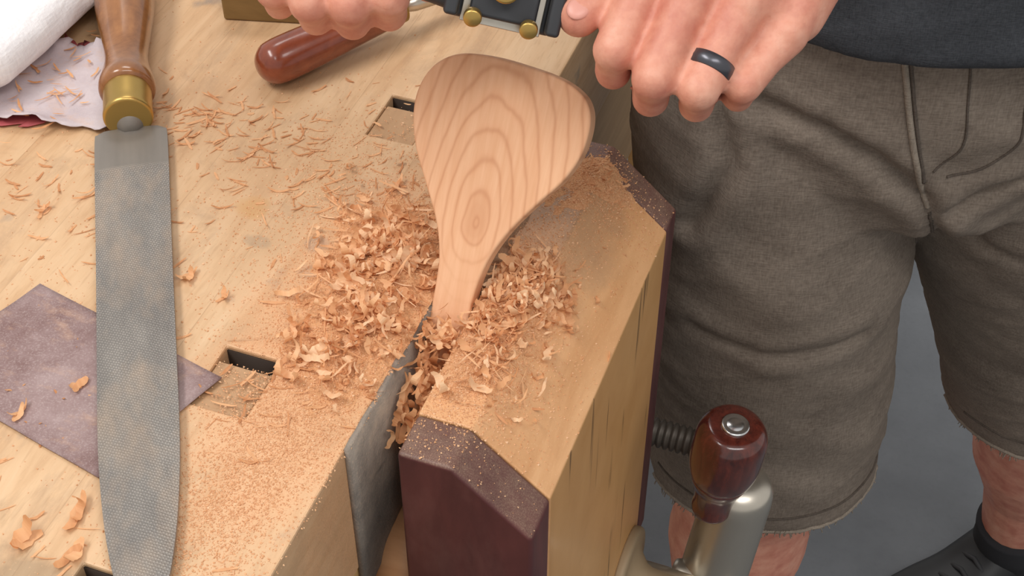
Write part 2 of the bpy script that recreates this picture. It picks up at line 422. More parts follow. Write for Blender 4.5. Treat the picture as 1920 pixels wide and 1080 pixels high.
boxm('bench_front_apron',-.275,XB-.001,-.15,1.55,.68,.7995,M_apron,bench,.003)
boxm('bench_back_apron',-.95,-.91,-.15,1.55,.68,.7995,M_apron,bench,.003)
for k,(x,y) in enumerate([(-.36,-.1),(-.93,-.1),(-.36,1.4),(-.93,1.4)]):
    boxm('leg_%d'%(k+1),x,x+.085,y,y+.1,0,.7995,M_apron,bench,.004)
boxm('stretcher_1',-.33,-.30,0,1.4,.15,.27,M_apron,bench,.004)
boxm('stretcher_2',-.905,-.875,0,1.4,.15,.27,M_apron,bench,.004)

# ------------------------------------------------------------ vise
vise=empty('bench_vise')
XI,XF,XO=-.210,-.181,-.139; ZC=.862
def chop_part(name,y0,y1,mat,zb=.52,bw=.002):
    cs=[(XI,zb),(XO,zb),(XO,ZC),(XF,.9),(XI,.9)]
    V=[(x,y0,z) for x,z in cs]+[(x,y1,z) for x,z in cs]; n=len(cs)
    F=[tuple(range(n))[::-1],tuple(range(n,2*n))]+[(i,(i+1)%n,n+(i+1)%n,n+i) for i in range(n)]
    o=mobj(name,V,F,mat,vise); bevel(o,bw,3,20); return o
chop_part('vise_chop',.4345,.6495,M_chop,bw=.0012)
chop_part('end_cap_1',.407,.4345,M_purple,bw=.0025)
chop_part('end_cap_2',.6495,.672,M_purple,.545,bw=.0025)
def leather():
    n=40; V=[];F=[]
    for i in range(n+1):
        y=.400+.275*i/n
        zt=.9008+.0006*math.sin(i*.9)+.0005*math.sin(i*2.3)
        zb=.775+.004*math.sin(i*.7)
        w=.0004*math.sin(i*1.3)
        for x,z in ((XB+.0002,zb),(XB+.003+w,zb),(XB+.003+w,zt),(XB+.0002,zt)): V.append((x,y,z))
    for i in range(n):
        for k in range(4): F.append((i*4+k,i*4+(k+1)%4,i*4+4+(k+1)%4,i*4+4+k))
    F.append((0,1,2,3)); F.append((n*4+3,n*4+2,n*4+1,n*4))
    mobj('leather_jaw_liner',V,F,M_leather,vise)
leather()
lathe('guide_bar',(XB,.445,.765),(1,0,0),[(0,.028),(.026,.028)],M_beech,vise)
lathe('vise_screw',(XB,.618,.548),(1,0,0),[(0,.013),(.15,.013)],M_steel,vise)
lathe('screw_flange',(XO,.610,.548),(1,0,0),smoothprof([(0,.042),(.005,.042),(.007,.039),(.0075,.030),(.012,.022),(.02,.0165),(.045,.0155)],3),simple('dusty_flange',(170,148,118),.6,.2),vise)
lathe('crank_hub',(-.106,.628,.540),(1,0,0),smoothprof([(0,.014),(.004,.018),(.03,.019),(.050,.018),(.054,.012)],4),M_steel,vise)
lathe('crank_lever',(-.0815,.645,.49),(.014,.004,.165),smoothprof([(0,.010),(.004,.020),(.02,.0250),(.06,.0250),(.13,.0240),(.148,.0237),(.157,.0218),(.162,.017),(.1645,.010),(.165,.0)],4),M_steel,vise,48)
kx,ky,kz=-.0845,.6305,.634
lathe('crank_knob',(kx,ky,kz),(.008,0.0,.10),smoothprof([(0,.0128),(.004,.0142),(.014,.0140),(.026,.0158),(.034,.0188),(.0395,.0205),(.041,.0198),(.0435,.0218),(.056,.0240),(.074,.0243),(.085,.0230),(.0915,.0190),(.0932,.013),(.0932,.0095)],5),M_knob,vise,56)
lathe('knob_pin',(kx+.0074,ky,kz+.0927),(.008,0.0,.10),[(0,.0094),(.0012,.0094),(.0017,.0085),(.0014,.006),(.0014,.0056),(.0019,.0050),(.0019,.0)],M_alu,vise,40)
pr=[]
for i in range(30):
    s=.005*i; pr+=[(s,.0090),(s+.0015,.0110),(s+.003,.0110),(s+.0045,.0090)]
lathe('guide_screw',(XB,.694,.622),(1,0,0),pr,simple('oily_screw',(96,88,80),.5,.5),vise,24)

# ------------------------------------------------------------ paddle
def paddle():
    L=[(-.2318,-.075),(-.2318,-.03),(-.2322,.0),(-.2324,.016),(-.2335,.030),(-.2385,.047),(-.2485,.066),(-.2580,.084),(-.2628,.102),(-.2616,.117),(-.2550,.129),(-.243,.1364),(-.226,.1384)]
    R=[(-.205,.1372),(-.187,.1345),(-.1745,.129),(-.1685,.121),(-.1670,.110),(-.1690,.097),(-.1755,.083),(-.186,.069),(-.197,.053),(-.2045,.038),(-.2085,.024),(-.2102,.010),(-.2102,0),(-.2102,-.03),(-.2102,-.075)]
    pts=smoothprof([(x+.219,s) for x,s in L+R],6)
    n=len(pts); T=.0135
    def inset(d):
        out=[]
        for i in range(n):
            p=np.array(pts[i]); a=np.array(pts[max(i-1,0)]); b=np.array(pts[min(i+1,n-1)])
            t=(b-a)/np.linalg.norm(b-a); nn=np.array([t[1],-t[0]]); out.append(p+nn*d)
        return out
    rings=[(.0016,0.),(.0007,-.0003),(.0002,-.0008),(0,-.0016),(0,-T+.0026),(.0004,-T+.0012),(.0012,-T+.0004),(.0026,-T)]
    V=[];F=[]
    for d,z in rings:
        for p in inset(d): V.append((p[0],p[1],z))
    m=len(rings)
    for i in range(m-1):
        for k in range(n): F.append((i*n+k,i*n+(k+1)%n,(i+1)*n+(k+1)%n,(i+1)*n+k))
    F.append(tuple(range(n))); F.append(tuple((m-1)*n+k for k in range(n))[::-1])
    o=mobj('wooden_paddle',V,F,M_paddle,None)
    o.location=(-.219,.504,.9); o.rotation_euler=(math.radians(55),0,0)
    wn=o.modifiers.new('wn','WEIGHTED_NORMAL'); wn.keep_sharp=False
paddle()

# ------------------------------------------------------------ rasp
rasp=empty('wood_rasp',(-.4585,.578,.9015),(0,0,math.atan2(-.852,.524)-math.pi/2))
def blade():
    W=[(0,.0160),(.003,.0200),(.007,.0214),(.04,.0214),(.12,.0206),(.20,.0201),(.24,.0198),(.27,.0188),(.30,.0165),(.325,.0130),(.345,.0085),(.358,.0042),(.363,.0012)]
    W=smoothprof(W,5); V=[];F=[]
    cs=[]
    for k in range(9):
        u=-1+2*k/8; cs.append((u,.0052+.0010*(1-u*u)))
    for (s,w) in W:
        row=[(u*w,s,h) for u,h in cs]+[(w*1.0,s,.0030),(w*.8,s,0.0),(-w*.8,s,0.0),(-w*1.0,s,.0030)]
        V+=row
    m=len(cs)+4
    for i in range(len(W)-1):
        for k in range(m): F.append((i*m+k,i*m+(k+1)%m,(i+1)*m+(k+1)%m,(i+1)*m+k))
    F.append(tuple(range(m))); F.append(tuple((len(W)-1)*m+k for k in range(m))[::-1])
    o=mobj('rasp_blade',V,F,M_rasp,rasp); bevel(o,.0004,2,30)
blade()
lathe('tang',(0,-.006,.0075),(0,1,0),[(0,.012),(.004,.010),(.010,.004)],M_rasp,rasp)
lathe('ferrule',(0,.0005,.0135),(0,-1,.04),smoothprof([(0,.0125),(.001,.0148),(.008,.0146),(.018,.0146),(.0245,.0143),(.025,.012)],3),M_brass,rasp,48)
lathe('rasp_handle',(0,-.0235,.0145),(0,-1,.035),smoothprof([(0,.0142),(.002,.0168),(.008,.0172),(.018,.0150),(.030,.0134),(.042,.0136),(.062,.0158),(.085,.0186),(.110,.0200),(.130,.0196),(.145,.016),(.152,.009),(.154,.0)],5),M_handle,rasp,56)

# ------------------------------------------------------------ sandpaper
def sheet(name,P,mat,curl=.003,z=.9004,n=24,backmat=None,seed=0,rag=0.):
    P=[np.array(p) for p in P]; V=[];F=[]
    for i in range(n+1):
        for j in range(n+1):
            u=i/n;v=j/n
            p=P[0]*(1-u)*(1-v)+P[1]*u*(1-v)+P[2]*u*v+P[3]*(1-u)*v
            e=max(abs(u-.5),abs(v-.5))*2
            h=curl*max(0,e-.55)**2*3*(.5+noise.noise(Vector((u*3+seed,v*3,seed))))
            h=max(h,0)
            rx=rag*noise.noise(Vector((u*9,v*9,seed+3)))*e**6; ry=rag*noise.noise(Vector((u*9,v*9,seed+9)))*e**6
            V.append((p[0]+rx,p[1]+ry,z+h))
    for i in range(n):
        for j in range(n): F.append((i*(n+1)+j,(i+1)*(n+1)+j,(i+1)*(n+1)+j+1,i*(n+1)+j+1))
    o=mobj(name,V,F,mat)
    s=o.modifiers.new('s','SOLIDIFY'); s.thickness=.0004; s.offset=1
    return o
sheet('sandpaper_sheet',[(-.439,.448),(-.313,.421),(-.338,.343),(-.464,.370)],M_sandA,.002,seed=1)
sheet('sandpaper_sheet.001',[(-.556,.640),(-.516,.650),(-.472,.576),(-.570,.552)],M_sandB,.012,.9030,seed=4,rag=.008)
sheet('sandpaper_sheet.002',[(-.553,.652),(-.500,.650),(-.478,.588),(-.590,.532)],M_sandR,.004,.9006,seed=8,rag=.014)

# ------------------------------------------------------------ white cloth, block, chisel
def cloth():
    V=[];F=[];n=60;m=48
    for i in range(n+1):
        y=.53+.34*i/n; e=min(1,math.sin(math.pi*min(max(i/n,.02),.98))*2.2)
        e=e**.5
        for k in range(m):
            t=2*math.pi*k/m
            r=1+.06*noise.noise(Vector((math.cos(t)*1.5,math.sin(t)*1.5,y*12)))+.02*noise.noise(Vector((math.cos(t)*4,math.sin(t)*4,y*60)))
            V.append((-.605+.062*r*e*math.cos(t)+.02*(i/n),y,.9275+max(-.0272,.027*r*e*math.sin(t))))
    for i in range(n):
        for k in range(m): F.append((i*m+k,i*m+(k+1)%m,(i+1)*m+(k+1)%m,(i+1)*m+k))
    F.append(tuple(range(m))[::-1]); F.append(tuple(n*m+k for k in range(m)))
    mobj('white_cloth',V,F,M_white)
cloth()
blk=empty('wood_block',(-.466,.708,.9),(0,0,.26))
boxm('block_body',0,.063,0,.10,0,.035,M_olive,blk,.002)
chis=empty('wood_chisel')
d=(.036,.053,0.004)
lathe('chisel_handle',(-.4075,.6480,.9150),d,smoothprof([(0,.0),(.001,.006),(.005,.0110),(.012,.0140),(.03,.0143),(.055,.0132),(.08,.012),(.092,.0115)],5),M_redwood,chis,40)
lathe('chisel_ferrule',(-.4075+.092*.561,.6480+.092*.826,.9150+.0057),d,[(0,.0115),(.001,.012),(.014,.011),(.015,.008)],M_brass,chis,32)
lathe('chisel_blade',(-.4075+.106*.561,.6480+.106*.826,.9150+.0057),(.036,.053,-.004),[(0,.004),(.01,.006),(.10,.006),(.11,.002)],M_steel,chis,16)

# ------------------------------------------------------------ spokeshave
TILT=math.radians(45.5)
def P2W(r,a,z): return (math.cos(PHI)*r-math.sin(PHI)*a, math.sin(PHI)*r+math.cos(PHI)*a, z)
spk=empty('spokeshave',P2W(-.003,.5865,1.0720),(TILT,0,PHI))
mm=.001
def S(*p): return tuple(v*mm for v in p)
core=empty('shave_body',(0,0,0),(.25,.12,-.20)); core.parent=spk
boxm('sole_casting',-.026,.026,-.012,.014,-.016,-.009,M_iron,core,.003)
boxm('bed_frame_1',-.028,-.021,-.011,.014,-.011,.003,M_iron,core,.002)
boxm('bed_frame_2',.021,.028,-.011,.014,-.011,.003,M_iron,core,.002)
boxm('blade_iron',-.0195,.0195,-.013,.022,-.0085,-.0055,M_steel,core,.0006)
boxm('lever_cap',-.016,.016,-.009,.016,-.005,.001,M_iron,core,.002)
lathe('cap_screw',S(-2,7,1),(0,0,1),smoothprof([(0,.004),(.003,.004),(.0035,.0068),(.009,.0072),(.010,.006),(.011,.002),(.011,0)],2),M_brass,core,28)
for i,x in enumerate((-14,13)):
    lathe('adjuster_%d'%(i+1),S(x,-6,-5),(0,-.4,1),smoothprof([(0,.0025),(.007,.0025),(.0075,.0042),(.011,.0044),(.012,.0036),(.0125,0)],2),M_brass,core,24)
tube('handle_bar_1',smoothprof([S(24,-4,-11),S(40,-1,-9),S(55,-4,-11),S(72,-17,-13),S(95,-27,-13),S(106,-30,-13)],5),.0060,M_iron,spk,14)
tube('handle_bar_2',smoothprof([S(-24,4,-11),S(-38,9,-10),S(-52,14,-12),S(-75,15,-13),S(-108,15,-14)],5),.0060,M_iron,spk,14)

# ------------------------------------------------------------ man
man=empty('man',(0,0,0),(0,0,PHI))
def Hl(org):
    def f(x,y,z):
        x,y,z=x*mm,y*mm,z*mm
        return Vector((org[0]+x, org[1]+.7009*y-.7133*z, org[2]+.7133*y+.7009*z))
    return f
B=Soup()
HR=Hl((.0898,.5752,1.0607)); HL=Hl((-.0891,.5992,1.0710))
def hand(H,mcp,pip,dip,tip,wrist,thumb,ulnar=0):
    rr=[(.0124,.0103,.0090,.0075),(.0128,.0107,.0092,.0077),(.0124,.0103,.0088,.0073),(.0118,.0093,.0078,.0065)]
    W=H(*wrist)
    for i in range(4):
        r=rr[i]
        m,p,d_,t=H(*mcp[i]),H(*pip[i]),H(*dip[i]),H(*tip[i])
        mid=(m+p)/2; B.chain([(m,r[0]),(mid,r[1]*.99),(p,r[1]),((p+d_)/2,r[2]*.97),(d_,r[2]),(t,r[3])])
        B.cone(W.lerp(m,.25),.0175,m,r[0]*1.0)
        bump=Vector(H(0,0,3))-Vector(H(0,0,0)); B.ball(m+bump,r[0]*.86)
        B.ball(p+bump*.5,r[1]*.93)
    off=Vector(H(0,0,-9))-Vector(H(0,0,0))
    for i in range(3):
        a=H(*mcp[i]);b=H(*mcp[i+1]); pa=H(*pip[i]); pb=H(*pip[i+1])
        B.cone(a.lerp(W,.12),.0110,b.lerp(W,.12),.0110)
        B.cone(a.lerp(W,.5),.0150,b.lerp(W,.5),.0150)
        B.cone(a.lerp(W,.35)+off,.0140,b.lerp(W,.35)+off,.0140)
        B.cone(a.lerp(pa,.18)+off*.45,.0085,b.lerp(pb,.18)+off*.45,.0085)
    B.chain([(W.lerp(H(*thumb[0]),.4),.020)]+[(H(*p),r) for p,r in zip(thumb,(.0175,.0140,.0124,.0106))])
    if ulnar: B.cone(W.lerp(H(*mcp[3]),.15)+off*.6,.021,H(*mcp[3]).lerp(W,.2)+off*.6,.0165)
    return W
WR=hand(HR,[(-25,31,-2),(-4,25,4),(18,14,4),(39,2,-4)],[(-42,-7,3),(-24,-21,8),(-3,-26,8),(18.5,-23,1)],
     [(-41,-14,-17),(-23,-27,-17),(-1,-30,-17),(19,-26,-17)],[(-36,1,-30),(-19,-13,-32),(2,-16,-31),(20,-13,-27)],
     (66,62,-12),[(28,52,-20),(-12,48,-20),(-42,30,-13),(-58,11,-6)],1)
WL=hand(HL,[(24,36,-2),(6,41,3),(-13,40,1),(-29,33,-7)],[(31,-4,4),(12,-8,6),(-7,-7,5),(-25,0,-2)],
     [(29,-8,-19),(11,-12,-19),(-7,-10,-20),(-25,-3,-21)],[(25,6,-31),(9,2,-33),(-7,4,-32),(-23,8,-31)],
     (-16,94,-14),[(14,66,-24),(34,48,-20),(46,26,-12),(50,5,-4)],1)
sR=Vector((.43,.775,1.375)); sL=Vector((.07,.775,1.375)); eR=Vector((.333,.781,1.128)); eL=Vector((-.135,.885,1.19))
for W,E,Sh in ((WR,eR,sR),(WL,eL,sL)):
    B.chain([(W,.0245),(W.lerp(E,.25),.0290),(W.lerp(E,.7),.041),(E,.037),(E.lerp(Sh,.5),.044),(Sh,.052)])
B.loft([(.265,.815,.80,.12,.07),(.26,.81,.90,.155,.095),(.255,.81,1.0,.145,.09),(.255,.80,1.12,.14,.088),(.25,.79,1.25,.160,.095),(.247,.78,1.36,.165,.09),(.246,.775,1.42,.10,.07),(.246,.77,1.46,.055,.055)])
B.cone((.12,.775,1.385),.05,(.37,.775,1.385),.05)
hc=Vector((.238,.700,1.600))
B.chain([((.246,.765,1.44),.060),((.243,.740,1.53),.056)])
Rh=Matrix.Rotation(math.radians(18),3,'X')
def hp(x,y,z): return hc+Rh@Vector((x,y,z))
B.ball(hp(0,.012,.035),.1,(.077,.096,.088),Rh,28,18)
B.ball(hp(0,-.022,-.035),.1,(.062,.068,.080),Rh,24,16)
B.cone(hp(0,-.070,-.092),.020,hp(0,-.060,-.080),.034)
B.chain([(hp(0,-.088,.010),.009),(hp(0,-.102,-.018),.011),(hp(0,-.112,-.034),.0125)])
B.ball(hp(-.012,-.100,-.038),.008); B.ball(hp(.012,-.100,-.038),.008)
B.cone(hp(-.045,-.078,.022),.010,hp(.045,-.078,.022),.010)
B.cone(hp(-.018,-.092,-.062),.0065,hp(.018,-.092,-.062),.0065); B.cone(hp(-.015,-.090,-.072),.007,hp(.015,-.090,-.072),.007)
for sx in (-1,1): B.ball(hp(sx*.079,.012,-.008),.02,(.008,.018,.031),Rh)
B.chain([((.18,.81,.86),.085),((.200,.81,.66),.076),((.218,.812,.47),.064),((.216,.822,.40),.061),((.215,.835,.31),.066),((.213,.845,.20),.049),((.212,.845,.09),.036)])
B.cone((.213,.782,.46),.030,(.213,.785,.42),.026)
B.chain([((.345,.825,.86),.085),((.42,.86,.66),.075),((.490,.90,.47),.060),((.503,.912,.40),.055),((.528,.950,.30),.058),((.555,.980,.20),.044),((.572,1.0,.09),.036)])
bodyo=B.build('body',M_skin,man,.0019,4,.5)
rc=HR(18,14,4).lerp(HR(-3,-26,8),.72); rd=HR(-3,-26,8)-HR(18,14,4)
V,F=lathe_geo(rc-rd.normalized()*.0035,rd,[(0,.0100),(.0004,.0109),(.0035,.0111),(.0066,.0109),(.007,.0100)],36)
mobj('finger_ring',V,F,M_ring,man)
for H,tp,ip,upv in ((HR,(-58,11,-6),(-42,30,-13),(-.1,.15,.9)),(HL,(50,5,-4),(46,26,-12),(.1,.1,.9))):
    c=H(*tp); dd=(H(*tp)-H(*ip)).normalized(); u=(H(*upv)-H(0,0,0)).normalized(); u=(u-dd*u.dot(dd)).normalized(); w=dd.cross(u)
    R=Matrix((w,dd,u)).transposed(); s=Soup(); s.ball(c+u*.0082+dd*.001,1,(.0056,.0066,.0022),R); mobj('thumb_nail',s.V,s.F,M_nail,man)
for sx in (-1,1):
    s=Soup(); s.ball(hp(sx*.030,-.078,.004),.012); mobj('eye',s.V,s.F,simple('eye_white',(230,226,220),.3),man)
    s=Soup(); s.ball(hp(sx*.030,-.0868,.004),.0048); mobj('iris',s.V,s.F,simple('iris_brown',(60,40,26),.2),man)
s=Soup(); s.ball(hp(0,.024,.048),.1,(.083,.096,.088),Rh,28,18); s.ball(hp(0,.060,-.005),.1,(.070,.055,.065),Rh)
hair=s.build('hair',M_hair,man,.005,3)

def wrinkle(o,amp,f1=(7,7,20),f2=(16,16,52),extra=None):
    me=o.data; n=len(me.vertices); me.update()
    co=np.empty(n*3,np.float32); me.vertices.foreach_get('co',co); co=co.reshape(-1,3)
    no=np.array([tuple(v.normal) for v in me.vertices])
    for i in range(n):
        p=co[i]
        a=noise.noise(Vector((p[0]*f1[0],p[1]*f1[1],p[2]*f1[2]+p[0]*8)))
        b=noise.noise(Vector((p[0]*f2[0]+5,p[1]*f2[1],p[2]*f2[2]+p[0]*22)))
        c=1-abs(noise.noise(Vector((p[0]*9+3,p[1]*9,p[2]*30-p[0]*14))))*2
        dlt=amp*(a+.35*b+.30*max(c,0)**4)
        if extra: dlt+=extra(p)
        co[i]=p+no[i]*dlt
    me.vertices.foreach_set('co',co.ravel()); me.update()
def segd(p,pts):
    best=9
    for a,b in zip(pts[:-1],pts[1:]):
        ax,az=a;bx,bz=b; dx,dz=bx-ax,bz-az; t=max(0,min(1,((p[0]-ax)*dx+(p[2]-az)*dz)/(dx*dx+dz*dz)))
        best=min(best,math.hypot(p[0]-ax-t*dx,p[2]-az-t*dz))
    return best
CR=[[(.150,.912),(.19,.900),(.225,.880),(.262,.845),(.285,.80)],[(.44,.92),(.38,.885),(.33,.86),(.285,.835)],[(.12,.93),(.14,.86),(.12,.80)],[(.30,.80),(.33,.76),(.40,.74)],[(.13,.70),(.18,.69),(.25,.70)]]
def crease(p):
    if p[1]>.84: return 0
    d=0
    for k,c in enumerate(CR):
        s=segd(p,c); g=1 if k<3 else .5
        d+= g*(-.006*math.exp(-(s/.005)**2)+.004*math.exp(-((s-.014)/.010)**2))
    return d
s=Soup()
s.loft([(.265,.815,.80,.150,.092),(.262,.813,.85,.172,.108),(.26,.81,.90,.178,.113),(.255,.81,.97,.170,.110),(.255,.81,1.02,.16,.10)])
s.loft([(.172,.81,.90,.085,.09),(.177,.81,.84,.095,.098),(.190,.805,.75,.103,.094),(.203,.80,.64,.1,.087),(.212,.804,.53,.097,.082),(.220,.808,.458,.098,.080)])
s.loft([(.345,.82,.90,.085,.09),(.350,.825,.84,.095,.098),(.385,.84,.75,.101,.094),(.425,.86,.64,.098,.09),(.468,.885,.52,.095,.085),(.497,.902,.435,.097,.083)])
shorts=s.build('shorts',M_shorts,man,.0042,5)
wrinkle(shorts,.0045,extra=crease)
bv=BVHTree.FromPolygons([v.co.copy() for v in shorts.data.vertices],[tuple(p.vertices) for p in shorts.data.polygons])
def drape(name,pts,rad,mat,off=.0002,n=14,flat=None):
    P=smoothprof(pts,n); out=[]
    for r,z in P:
        h=bv.ray_cast(Vector((r,.3,z)),Vector((0,1,0)))
        if h[0] is not None: out.append(h[0]+h[1]*off)
    if len(out)>3: tube(name,out,rad,mat,man,6)
drape('fly_edge',[(.222,.985),(.232,.94),(.243,.90),(.255,.865),(.268,.835)],.0022,M_hem)
drape('fly_dark_seam',[(.2255,.985),(.2355,.94),(.2465,.90),(.2585,.862)],.0013,M_seam)  # thin darker seam line beside the fly edge
drape('fly_stitch_1',[(.262,.985),(.270,.93),(.274,.895),(.262,.872)],.0009,M_seam)
drape('fly_stitch_2',[(.300,.98),(.306,.93),(.308,.895),(.292,.872),(.272,.866)],.0010,M_seam)
drape('pocket_seam_1',[(.345,.98),(.36,.93),(.395,.90)],.0012,M_seam)
drape('pocket_seam_2',[(.165,.98),(.150,.94),(.118,.90)],.0012,M_seam)
drape('inseam',[(.270,.83),(.283,.79),(.292,.74)],.0014,M_seam)
drape('hem_stitch_1',[(.124,.487),(.16,.485),(.22,.484),(.28,.485),(.312,.487)],.0013,M_seam,n=30)
drape('hem_stitch_2',[(.402,.468),(.44,.466),(.50,.465),(.56,.466)],.0013,M_seam,n=30)
drape('hem_edge_1',[(.123,.462),(.16,.461),(.22,.460),(.28,.461),(.314,.462)],.0022,M_hem,n=30)
drape('hem_edge_2',[(.401,.439),(.44,.438),(.50,.437),(.58,.438)],.0022,M_hem,n=30)
V=[];F=[]
for (c0,c1,zz) in ((.124,.314,.460),(.402,.585,.437)):
    for i in range(110):
        r=random.uniform(c0,c1); h=bv.ray_cast(Vector((r,.3,zz+.002)),Vector((0,1,0)))
        if h[0] is None: continue
        p=h[0]; l=random.uniform(.003,.008); q=p+Vector((random.uniform(-.003,.003),random.uniform(-.003,.001),-l)); b=len(V)
        w=.0005
        V+=[p+Vector((-w,0,0)),p+Vector((w,0,0)),q+Vector((w,0,0)),q+Vector((-w,0,0)),p+Vector((0,-w,0)),q+Vector((0,-w,0))]
        F+=[(b,b+4,b+5,b+3),(b+4,b+1,b+2,b+5),(b,b+3,b+2,b+1)]
mobj('frayed_threads',V,F,M_hem,man)
s=Soup()
s.loft([(.275,.812,.968,.192,.137),(.268,.81,1.02,.188,.135),(.26,.80,1.12,.180,.128),(.25,.79,1.25,.190,.122),(.247,.78,1.36,.190,.108),(.246,.775,1.42,.12,.085),(.246,.772,1.455,.075,.072)])
for E,Sh in ((eR,sR),(eL,sL)):
    s.chain([(Sh,.066),(Sh.lerp(E,.6),.060)]); s.cone(Sh,.066,(.25,.78,1.37),.08)
shirt=s.build('t_shirt',M_shirt,man,.005,5); wrinkle(shirt,.005,(6,6,12),(14,14,30))
def shoe(name,heel,toe,anklez):
    heel=Vector(heel);toe=Vector(toe); d=(toe-heel); L=d.length; d.normalize(); w=Vector((-d.y,d.x,0))
    st=[(0,.026,.060),(.06,.035,.085),(.2,.039,.088),(.35,.038,.080),(.5,.040,.062),(.65,.046,.052),(.8,.048,.044),(.92,.040,.034),(1.0,.020,.018)]
    for nm,mat,z0,sc in (('upper',M_black,.018,1.0),('sole',M_sole,0.0,1.06)):
        V=[];F=[];m=24
        for (t,hw,h) in smoothprof(st,4):
            for k in range(m):
                a=2*math.pi*k/m; cx=math.cos(a); sy=math.sin(a)
                if nm=='upper':
                    x=hw*sc*math.copysign(abs(cx)**.8,cx); z=z0+(h-z0)*.5*(1+sy)
                else:
                    x=hw*sc*math.copysign(abs(cx)**.5,cx); z=.011+.011*math.copysign(abs(sy)**.5,sy)
                V.append(heel+d*(t*L)+w*x+Vector((0,0,max(z,0))))
        nst=len(V)//m
        for i in range(nst-1):
            for k in range(m): F.append((i*m+k,i*m+(k+1)%m,(i+1)*m+(k+1)%m,(i+1)*m+k))
        F.append(tuple(range(m))[::-1]); F.append(tuple((nst-1)*m+k for k in range(m)))
        mobj('%s_%s'%(name,nm),V,F,mat,man)
    for i in range(5):
        t=.38+.07*i
        c=heel+d*(t*L); h=np.interp(t,[s_[0] for s_ in st],[s_[2] for s_ in st])
        tube('%s_lace_%d'%(name,i),[c-w*.022+Vector((0,0,h-.008)),c+Vector((0,0,h+.003)),c+w*.022+Vector((0,0,h-.008))],.003,M_sole,man,8)
shoe('shoe_1',(.225,.895,0),(.165,.62,0),.1)
shoe('shoe_2',(.625,1.035,0),(.405,.900,0),.1)
lathe('sock_1',(.212,.845,.07),(0.001,0,.08),[(0,.040),(.03,.0395),(.06,.041),(.065,.0405)],M_sock,man)
lathe('sock_2',(.574,1.002,.06),(-.010,-.012,.07),[(0,.042),(.03,.0405),(.055,.042),(.060,.041)],M_sock,man)

# ------------------------------------------------------------ sawdust + shavings
debris=empty('wood_shavings_and_sawdust')
def surf(x):
    if x<XB+.003: return .9
    if x<XI: return None
    if x<XF: return .9
    if x<XO: return .9-(x-XF)*(.9-ZC)/(XO-XF)
    return None
PILE=[(-.268,.505,.020,.036,.009),(-.250,.500,.014,.040,.006),(-.262,.455,.017,.022,.0035),(-.290,.560,.020,.020,.003),
      (-.197,.512,.014,.022,.008),(-.190,.540,.012,.018,.005),(-.196,.470,.014,.018,.003),(-.180,.645,.013,.010,.005),(-.192,.62,.014,.02,.003)]
def ph(x,y):
    h=0
    for cx,cy,sx,sy,a in PILE: h+=a*math.exp(-.5*(((x-cx)/sx)**2+((y-cy)/sy)**2))
    nz=.75+.5*noise.noise(Vector((x*90,y*90,0)))+.3*noise.noise(Vector((x*260,y*260,3)))
    return max(0,h*nz-.0016)
V=[];F=[]
def heap(x0,x1,y0,y1,st=.0018):
    nx=int((x1-x0)/st); ny=int((y1-y0)/st); base=len(V); H=[]
    for i in range(nx+1):
        for j in range(ny+1):
            x=x0+(x1-x0)*i/nx; y=y0+(y1-y0)*j/ny
            h=ph(x,y); H.append(h)
            z=surf(min(x,XB) if x<XB+.002 else x) + (h if h>0 else -.0006)
            V.append((x,y,z))
    for i in range(nx):
        for j in range(ny):
            q=(i*(ny+1)+j,(i+1)*(ny+1)+j,(i+1)*(ny+1)+j+1,i*(ny+1)+j+1)
            if max(H[k] for k in q)>0: F.append(tuple(base+k for k in q))
heap(-.34,-.2325,.38,.62); heap(-.2098,-.142,.41,.67)
mobj('sawdust_pile',V,F,M_pile,debris)
V=[];F=[];nx,ny=14,84
for i in range(nx+1):
    for j in range(ny+1):
        x=-.2335+.0262*i/nx; y=.518+.158*j/ny
        u=i/nx; zz=.9000+.0022*math.sin(math.pi*u)+.0022*noise.noise(Vector((x*150,y*150,2)))
        if y<.532: zz-=(.532-y)*1.2
        V.append((x,y,zz))
for i in range(nx):
    for j in range(ny): F.append((i*(ny+1)+j,(i+1)*(ny+1)+j,(i+1)*(ny+1)+j+1,i*(ny+1)+j+1))
mobj('packed_dust',V,F,M_grey,debris)

def samp(n,G):
    w=np.array([g[4] for g in G],float); w/=w.sum(); k=rng.choice(len(G),n,p=w); G=np.array(G,float)
    return np.stack([G[k,0]+G[k,2]*rng.normal(size=n),G[k,1]+G[k,3]*rng.normal(size=n)],1)
GR=[(-.265,.48,.028,.055,5),(-.268,.40,.016,.035,2.2),(-.275,.345,.020,.035,2.0),(-.31,.57,.035,.045,1.6),(-.195,.48,.016,.035,3),(-.19,.56,.018,.06,1.5),(-.178,.635,.018,.015,1.0),(-.165,.50,.02,.08,.4),(-.40,.50,.10,.12,1.2)]
pts=samp(36000,GR); gv=[];gf=[];tone=[]
tet=np.array([(1,1,1),(1,-1,-1),(-1,1,-1),(-1,-1,1)],float)
for x,y in pts:
    z=surf(x)
    if z is None or y<.0 or (x>XB+.003 and not(.408<y<.671)): continue
    if x>XB+.003 and y<.434 and random.random()<.6: continue
    if any(h[0]<x<h[1] and h[3]-.0105<y<h[3] for h in HOLES): continue
    h=ph(x,y); s=random.uniform(.00015,.00042)
    q=tet*s*rng.uniform(.5,1.6,3)
    a=random.uniform(0,6.28); ca,sa=math.cos(a),math.sin(a)
    b=len(gv)
    for v in q: gv.append((x+v[0]*ca-v[1]*sa,y+v[0]*sa+v[1]*ca,z+h+s*.6+v[2]*.6))
    gf+=[(b,b+1,b+2),(b,b+3,b+1),(b,b+2,b+3),(b+1,b+3,b+2)]; tone+= [random.random()*.6+.35]*4
